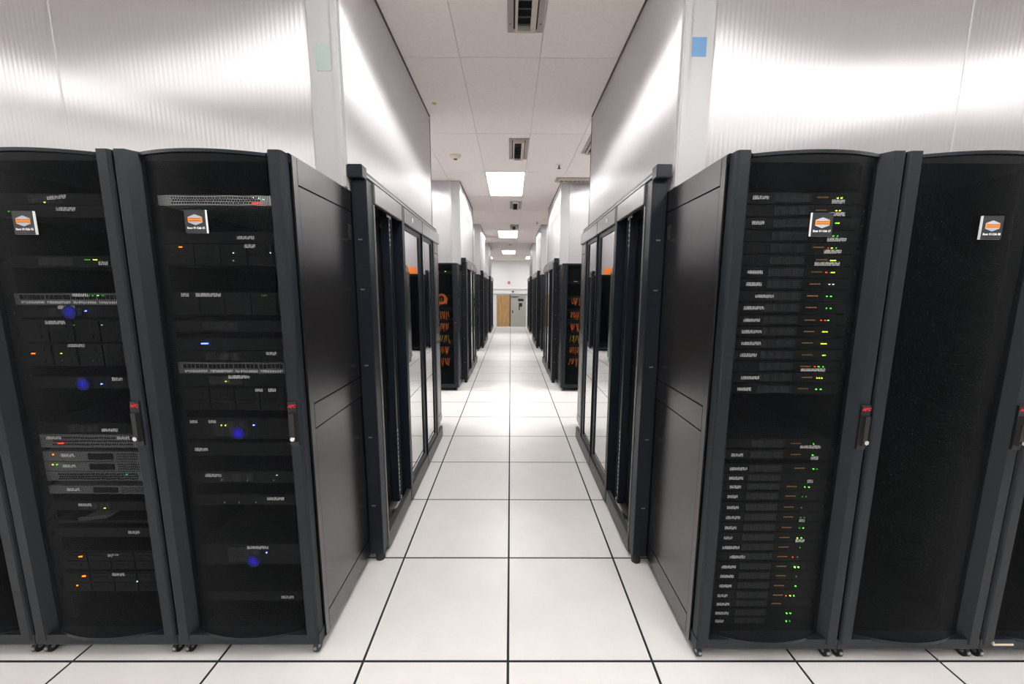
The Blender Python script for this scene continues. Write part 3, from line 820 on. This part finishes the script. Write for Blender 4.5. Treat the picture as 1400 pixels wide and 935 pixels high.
# tilted drawer plate hanging out below the grey servers in the second rack on the left
t = thing('cable_tray', 'tilted grey tray below the grey servers in the second rack on the left', 'tray', (LX[1] - 0.02, YL + 0.075, 0.60), (0, -0.12, 0))
obj('tray_plate', MB().box(-0.07, 0.05, -0.02, 0.12, 0, 0.006).mesh('tray_plate', M['greyserver'], bevel=0.002), t)
obj('tray_lip', MB().box(-0.07, 0.05, -0.024, -0.02, 0, 0.016).mesh('tray_lip', M['rib']), t)
t = thing('equipment_shelf', 'black shelf under the tilted tray in the second rack on the left', 'shelf', (LX[1], YL + FY, 0.570), (0, 0, 0))
obj('shelf_plate', MB().box(-0.218, 0.218, 0, 0.5, 0, 0.012).mesh('shelf_plate', M['server']), t)
obj('ear', cached(('ear', .04), lambda: eq_ear(0.04, M['server'])), t, (-0.23, 0.003, 0)); obj('ear', cached(('ear', .04), lambda: eq_ear(0.04, M['server'])), t, (0.23, 0.003, 0))

# ------------------------------------------------------------------ sliding doors at the ends of the hot aisles
def sliding_door(s, y0, H, words):
    """frame over the hot-aisle end of a pod; local x = distance towards the aisle from the rack side plane"""
    t = thing('sliding_door', 'black framed glass sliding door ' + words, 'sliding door',
              (SIDE[s] + s * -0.001, y0, 0), (0, 0, 0), 'sliding doors of the hot aisles')
    X = lambda a: -s * a
    dz = H - 2.035
    def bx(m, a0, a1, b0, b1, c0, c1):
        return m.box(min(X(a0), X(a1)), max(X(a0), X(a1)), b0, b1, c0, c1)
    # rail on top
    rail = bx(MB(), 0.002, 0.058, 0.50, 2.38, 2.098 + dz, 2.142 + dz)
    obj('top_rail', rail.mesh('top_rail', M['frame']), t)
    cap = bx(MB(), 0.000, 0.075, 0.482, 0.545, 2.088 + dz, 2.150 + dz)
    obj('rail_cap', cap.mesh('rail_cap', M['frame'], bevel=0.004), t)
    lip = bx(MB(), 0.058, 0.066, 0.545, 2.38, 2.112 + dz, 2.122 + dz)
    obj('rail_lip', lip.mesh('rail_lip', M['alu']), t)
    # near post (with a steel edge strip), middle and far posts
    p = bx(MB(), 0.002, 0.078, 0.520, 0.600, 0.055, 2.088 + dz)
    po = obj('post', p.mesh('post', M['frame'], bevel=0.003), t)
    e = bx(MB(), 0.030, 0.082, 0.600, 0.612, 0.10, 1.985 + dz)
    obj('edge_strip', e.mesh('edge_strip', M['steel']), po)
    for zz in (0.35, 0.75, 1.15, 1.55, 1.80):
        c = bx(MB(), 0.025, 0.045, 0.516, 0.520, zz, zz + 0.006)
        obj('screw_slot', c.mesh('screw_slot', M['steel']), po)
    foot = MB().disc((X(0.045), 0.56, 0.0), 0.026, 'z', 0.055, 12)
    obj('foot', foot.mesh('foot', M['rubber']), t)
    p = bx(MB(), 0.015, 0.085, 1.100, 1.150, 0.03, 2.085 + dz)
    obj('post', p.mesh('post', M['frame']), t)
    p = bx(MB(), 0.015, 0.080, 2.10, 2.16, 0.03, 2.0 + dz)
    obj('post', p.mesh('post', M['frame']), t)
    # header plates and kick plates, three bays
    bays = [(0.612, 1.098), (1.152, 1.660), (1.672, 2.36)]
    for k, (b0, b1) in enumerate(bays):
        hp = bx(MB(), 0.060, 0.086, b0, b1, 1.992 + dz, 2.092 + dz)
        ho = obj('header_plate', hp.mesh('header_plate', M['steel'], bevel=0.003), t)
        if k == 1:
            em = MB().disc((X(0.086) - (0.003 if s > 0 else 0), 1.36, 2.043 + dz), 0.018, 'x', 0.003, 18)
            obj('emblem', em.mesh('emblem', M['core']), ho)['label'] = 'small white round emblem'
        kp = bx(MB(), 0.052, 0.082, b0 - (0.004 if k else 0.02), min(b1, 2.36) + 0.004, 0.030 if k < 1 else 0.012, 0.128)
        obj('kick_plate', kp.mesh('kick_plate', M['kick'], bevel=0.003), t)
        jt = bx(MB(), 0.056, 0.084, b1 + 0.001, b1 + 0.011, 0.02, 2.095 + dz) if k == 1 else None
        if jt: obj('post', jt.mesh('post', M['frame']), t)
    # two glazed leaves
    for (b0, b1) in ((1.152, 1.655), (1.676, 2.10)):
        st = 0.045
        f = MB()
        bx(f, 0.030, 0.072, b0, b0 + st, 0.135, 1.985 + dz); bx(f, 0.030, 0.072, b1 - st - 0.02, b1, 0.135, 1.985 + dz)
        bx(f, 0.030, 0.072, b0 + st, b1 - st - 0.02, 0.135, 0.175); bx(f, 0.030, 0.072, b0 + st, b1 - st - 0.02, 1.955 + dz, 1.985 + dz)
        fo = obj('door_leaf', f.mesh('door_leaf', M['frame']), t)
        g = bx(MB(), 0.058, 0.064, b0 + st, b1 - st - 0.02, 0.175, 1.955 + dz)
        obj('glass_pane', g.mesh('glass_pane', M['glass']), fo)
    # slotted strut in the open first bay
    su = bx(MB(), 0.010, 0.050, 0.93, 0.96, 0.13, 1.985 + dz); bx(su, 0.010, 0.040, 1.01, 1.03, 0.13, 1.985 + dz)
    so = obj('slotted_strut', su.mesh('slotted_strut', M['frame']), t)
    d = MB()
    for i in range(60):
        zz = 0.20 + i * 0.03
        if zz > 1.95 + dz: break
        if 0.62 < zz < 1.80: continue
        bx(d, 0.050, 0.0515, 0.939, 0.951, zz, zz + 0.014)  # pale boxes painted as light showing through the slots
    o = obj('slot_light_dot', d.mesh('slot_light_dot', M['alu']), so)
    o['kind'] = 'stuff'
    return t

def cable_trough(s, y0, H, words):
    t = thing('cable_trough', 'orange cable trough on top of the racks ' + words, 'cable trough', (SIDE[s] + s * 0.72, y0 + 0.10, H), (0, 0, 0), 'orange cable troughs on the racks')
    m = MB().box(-0.56, 0.56, 0, 0.12, 0, 0.004).box(-0.56, 0.56, 0, 0.004, 0.004, 0.17).box(-0.56, 0.56, 0.116, 0.12, 0.004, 0.17)
    obj('trough', m.mesh('trough', M['cable']), t)
    for k in range(3):
        c = MB().tube([(-0.55 + 0.11 * i, 0.03 + 0.03 * k + 0.006 * math.sin(i + k), 0.018) for i in range(11)], 0.008, 6)
        obj('cable', c.mesh('cable', M['cableyellow']), t)

def end_panel_rack(s, y0, H, words):
    """rear-row rack, seen by its side panel only: a rack turned to face the next aisle"""
    x = SIDE[s] + s * (0.2985 + 0.006)
    t = thing('server_rack', 'rear server rack ' + words, 'server rack', (x, y0 + 2.80, 0), (0, 0, PI), 'rear row server racks')
    k = round(H, 3)
    obj('cabinet_body', cached(('body', k), lambda: rack_body(H)), t)
    obj('base_bezel', cached('bezel', base_bezel), t)
    d = obj('door', cached(('door', k), lambda: door_frame(H)), t)
    obj('mesh_panel', cached(('mesh', k), lambda: door_mesh(H)), d)
    obj('mesh_rim', cached('rim', lambda: door_rim(0.098, 0.112)), d)
    obj('mesh_rim', cached(('rim', k), lambda: door_rim(H - 0.018, H - 0.007)), d)
    fr, up, lo, la = cached(('side', k), lambda: side_plates(H))
    sc = (s, 1, 1)
    for nm, me in (('side_frame', fr), ('side_panel', up), ('side_panel', lo)):
        obj(nm, me, t, (0, 0, 0), (0, 0, 0), sc)
    w, c = cached('caster', caster_parts)
    for sx in (-1, 1):
        for yy in (0.035, RD - 0.06):
            co = obj('caster', w, t, (sx * (RW / 2 - 0.026), yy, 0))
            obj('wheel_cap', c, co)
    return t

side_word = {-1: 'left', 1: 'right'}
pod_word = ['first', 'second', 'third', 'fourth']
PODS = [0.04, 4.23, 8.05, 11.80]
HS = [HF, 1.955, 1.955, 1.955]
for p, y0 in enumerate(PODS):
    H = HS[p]
    for s in (-1, 1):
        where = 'of the %s pod on the %s' % (pod_word[p], side_word[s])
        enclosure(s, y0 if p else (0.05 if s < 0 else 0.028), H, 3 if p == 0 else 2, where, tape=(p == 0))
        for k in range(2 if p == 0 else 1):
            fill_strip_light(s * (1.65 + 1.4 * k), y0 + 1.45, 'added fill strip light %s inside enclosure ' % ('nearer the aisle' if k == 0 else 'away from the aisle') + where)
        sliding_door(s, y0 if p else (0.05 if s < 0 else 0.028), H, where)
        end_panel_rack(s, y0 if p else (0.05 if s < 0 else 0.028), H, 'behind the sliding door ' + where)
        if p > 1: cable_trough(s, y0, H, where)
        if p:
            for k in range(2):
                x = SIDE[s] + s * (0.006 + 0.2985 + 0.6 * k)
                rack(x, y0, H, ('at the aisle corner of the' if k == 0 else 'second from the aisle in the') + ' %s pod on the %s' % (pod_word[p], side_word[s]),
                     'black mesh-door server rack', -s if k == 0 else 0, group='server racks of the far pods')

# orange patch cables behind the doors of the second pod's corner racks
for s in (-1, 1):
    x = SIDE[s] + s * (0.006 + 0.2985); y = PODS[1]
    for k, z in enumerate((1.40, 1.19, 1.01, 0.83, 0.65, 0.47)):
        eq = equipment(x, y, 'patch_module', z + 0.02, 0.05, 'dark patch module behind cables, %s from top, second pod rack on the %s' % (ordinal(k + 1), side_word[s]),
                       'switch', 'bays', [], [], None, (), 'patch modules of the second pod')
        m = MB()
        for c in range(12):
            cx = -0.155 + c * 0.028 + random.uniform(-.006, .006)
            dz = random.uniform(0.06, 0.11); sw = random.uniform(-0.022, 0.022)
            m.tube([(cx, -0.013, 0.02), (cx, -0.020, 0.0), (cx + sw * .5, -0.024, -dz * .5), (cx + sw, -0.020, -dz), (cx + sw * 1.6, -0.016, -dz + 0.012)], 0.0048, 5)
        if k == 0:
            for c in range(5):
                rr = 0.05 + 0.007 * c
                m.tube([(0.06 + rr * math.cos(q * PI / 8), -0.024 - 0.001 * c, 0.0 + rr * math.sin(q * PI / 8)) for q in range(17)], 0.0045, 5)
        o = obj('cable_bundle', m.mesh('cable_bundle', M['cable'] if k != 3 else M['cableyellow']), None, (x, y + FY - 0.006, z + 0.02))
        tag(o, '%s patch cables, %s bunch from top, second pod rack on the %s' % ('orange' if k != 3 else 'yellow', ordinal(k + 1), side_word[s]), 'cables', 'patch cable bunches of the second pod')
equipment(SIDE[-1] - 0.3045, PODS[1], 'rack_server', 1.80, 0.044, 'black server with green light, topmost in the second pod rack on the left', 'server', 'plain', [], [(0.42, 1.83, 'G', 0.018)], None, (), 'servers of the second pod')
equipment(SIDE[1] + 0.3045, PODS[1], 'rack_server', 1.66, 0.044, 'black server above the cables, topmost in the second pod rack on the right', 'server', 'bays', [(0.2, 0.06, 1.69)], [], None, (), 'servers of the second pod')

# ------------------------------------------------------------------ ceiling vents, detectors, sprinklers
def vent(x, y, turned, label):
    t = thing('ceiling_vent', label, 'vent', (x, y, ZC), (0, 0, PI / 2 if turned else 0), 'ceiling air vents')
    a, b = 0.115, 0.33
    fl = MB()
    fl.box(-a, -a + 0.038, -b, b, -0.008, 0); fl.box(a - 0.038, a, -b, b, -0.008, 0)
    fl.box(-a + 0.038, a - 0.038, -b, -b + 0.03, -0.008, 0); fl.box(-a + 0.038, a - 0.038, b - 0.03, b, -0.008, 0)
    obj('flange', fl.mesh('flange', M['ventgrey']), t)
    obj('duct_opening', MB().box(-a + 0.038, a - 0.038, -b + 0.03, b - 0.03, -0.003, 0).mesh('duct_opening', M['ventdark']), t)
    bx = MB(); c, d = 0.066, 0.292
    bx.box(-c, -c + 0.016, -d, d, -0.035, -0.003); bx.box(c - 0.034, c, -d, d, -0.035, -0.003)
    bx.box(-c + 0.016, c - 0.034, -d, -d + 0.02, -0.035, -0.003); bx.box(-c + 0.016, c - 0.034, d - 0.02, d, -0.035, -0.003)
    obj('louvre_box', bx.mesh('louvre_box', M['ventcream']), t)
    sm = cached('slat', lambda: MB().poly([(-c + .016, -.012, -.030), (c - .034, -.012, -.030), (c - .034, .014, -.008), (-c + .016, .014, -.008),
                                           (-c + .016, -.010, -.032), (c - .034, -.010, -.032), (c - .034, .016, -.010), (-c + .016, .016, -.010)],
                                          [(0, 1, 2, 3), (7, 6, 5, 4), (0, 4, 5, 1), (1, 5, 6, 2), (2, 6, 7, 3), (3, 7, 4, 0)]).mesh('slat', M['slat']))
    for i in range(8):
        obj('slat', sm, t, (0, -0.235 + i * 0.067, 0))
    for sx in (-1, 1):
        for yy in (-0.25, 0.25):
            obj('screw', cached('screw', lambda: MB().disc((0, 0, -0.010), 0.005, 'z', 0.002, 8).mesh('screw', M['gasket'])), t, (sx * (a - 0.018), yy, 0))
VW = ['nearest one, cut by the top of the photo', 'just before the nearest lit ceiling square', 'just beyond the nearest lit ceiling square',
      'just before the second lit ceiling square', 'turned sideways beside the right enclosure', 'half hidden by the rear edge of the right front enclosure']
for k, (x, y, tn) in enumerate(vent_spots):
    vent(x, y, tn, 'slotted beige ceiling vent, ' + VW[k])

def detector(x, y, label):
    t = thing('smoke_detector', label, 'smoke detector', (x, y, ZC))
    obj('base', MB().disc((0, 0, -0.012), 0.072, 'z', 0.012, 28).mesh('base', M['cream']), t)
    n = 24; m = MB()
    rings = [(0.056, -0.012), (0.052, -0.030), (0.034, -0.042), (0.030, -0.042)]
    vs = [(r * math.cos(2 * PI * i / n), r * math.sin(2 * PI * i / n), z) for r, z in rings for i in range(n)]
    fs = [(q * n + i, q * n + (i + 1) % n, (q + 1) * n + (i + 1) % n, (q + 1) * n + i) for q in range(3) for i in range(n)] + [tuple(range(3 * n, 4 * n))]
    m.poly(vs, fs)
    obj('cover', m.mesh('cover', M['cream']), t)
    obj('sensor_ring', MB().disc((0, 0, -0.050), 0.022, 'z', 0.008, 18).mesh('sensor_ring', M['gasket']), t)
detector(-0.70, 3.62, 'cream round smoke detector on the ceiling left of the vents')
detector(-0.02, 12.6, 'far smoke detector on the ceiling past the second lit square')

def sprinkler(x, y, label):
    t = thing('sprinkler', label, 'sprinkler', (x, y, ZC), (0, 0, 0), 'ceiling sprinklers')
    obj('escutcheon', MB().disc((0, 0, -0.006), 0.045, 'z', 0.006, 20).mesh('escutcheon', M['white']), t)
    obj('stem', MB().disc((0, 0, -0.045), 0.009, 'z', 0.039, 10).mesh('stem', M['gasket']), t)
    obj('deflector', MB().disc((0, 0, -0.050), 0.024, 'z', 0.005, 14).mesh('deflector', M['gasket']), t)
sprinkler(0.66, 3.95, 'small dark ceiling sprinkler right of the vents, nearer of two')
sprinkler(0.66, 8.15, 'small dark ceiling sprinkler farther down the aisle ceiling')
o = obj('ceiling_spot', MB().disc((-0.70, 2.30, ZC - 0.004), 0.020, 'z', 0.004, 14).mesh('ceiling_spot', M['spot']))
tag(o, 'tiny yellow-green spot on the ceiling beside the left enclosure', 'spot')

# ------------------------------------------------------------------ end wall: doors, signs, camera
YW = 20.2
d1 = structure('door_1', MB().box(-0.80, -0.055, YW - 0.05, YW, -0.78, 1.28).mesh('door_1', M['wood']))
for k, (a, b) in enumerate(((-0.42, -0.405),)):
    obj('seam', MB().box(a, b, YW - 0.052, YW - 0.05, -0.78, 1.28).mesh('seam', M['wood']), d1)
d2 = structure('door_2', MB().box(0.02, 0.90, YW - 0.05, YW, -0.78, 1.28).mesh('door_2', M['doorgrey']))
obj('handle', MB().box(0.10, 0.15, YW - 0.09, YW - 0.05, 0.25, 0.42).mesh('handle', M['blackplastic']), d2)
obj('door_plate', MB().box(0.44, 0.76, YW - 0.055, YW - 0.05, 0.94, 1.08).mesh('door_plate', M['blackplastic']), d2)['label'] = 'black plate'
obj('door_plate', MB().box(0.48, 0.68, YW - 0.055, YW - 0.05, 0.62, 0.84).box(0.48, 0.54, YW - 0.055, YW - 0.05, 0.42, 0.62).mesh('door_plate', M['blackplastic']), d2)['label'] = 'black plate'
structure('trim_4', MB().box(-0.055, 0.02, YW - 0.06, YW, -0.78, 1.30).mesh('trim_4', M['gasket']))
structure('trim_5', MB().box(-0.86, 0.96, YW - 0.055, YW, 1.28, 1.32).mesh('trim_5', M['doorgrey']))
t = thing('alarm_box', 'small red alarm box on the white end wall above the doors', 'alarm', (-0.09, YW, 2.0))
obj('housing', MB().box(-0.07, 0.07, -0.05, 0, -0.07, 0.07).mesh('housing', M['red'], bevel=0.008), t)
obj('lens', MB().box(-0.03, 0.03, -0.058, -0.05, -0.02, 0.03).mesh('lens', M['white']), t)
t = thing('dome_camera', 'small dark dome camera on the soffit above the far doors', 'camera', (0.14, YW, 1.50))
obj('bracket', MB().box(-0.06, 0.06, -0.10, 0, 0.03, 0.06).mesh('bracket', M['white']), t)
obj('dome', MB().disc((0, -0.06, -0.05), 0.05, 'z', 0.08, 16).mesh('dome', M['blackplastic']), t)
t = thing('door_closer', 'slim grey door closer above the far doors', 'door closer', (0.1, YW - 0.05, 1.20))
obj('closer_body', MB().box(-0.05, 0.30, -0.05, 0, -0.03, 0.03).mesh('closer_body', M['gasket']), t)
obj('closer_arm', MB().box(0.25, 0.42, -0.045, -0.03, 0.0, 0.02).mesh('closer_arm', M['gasket']), t)
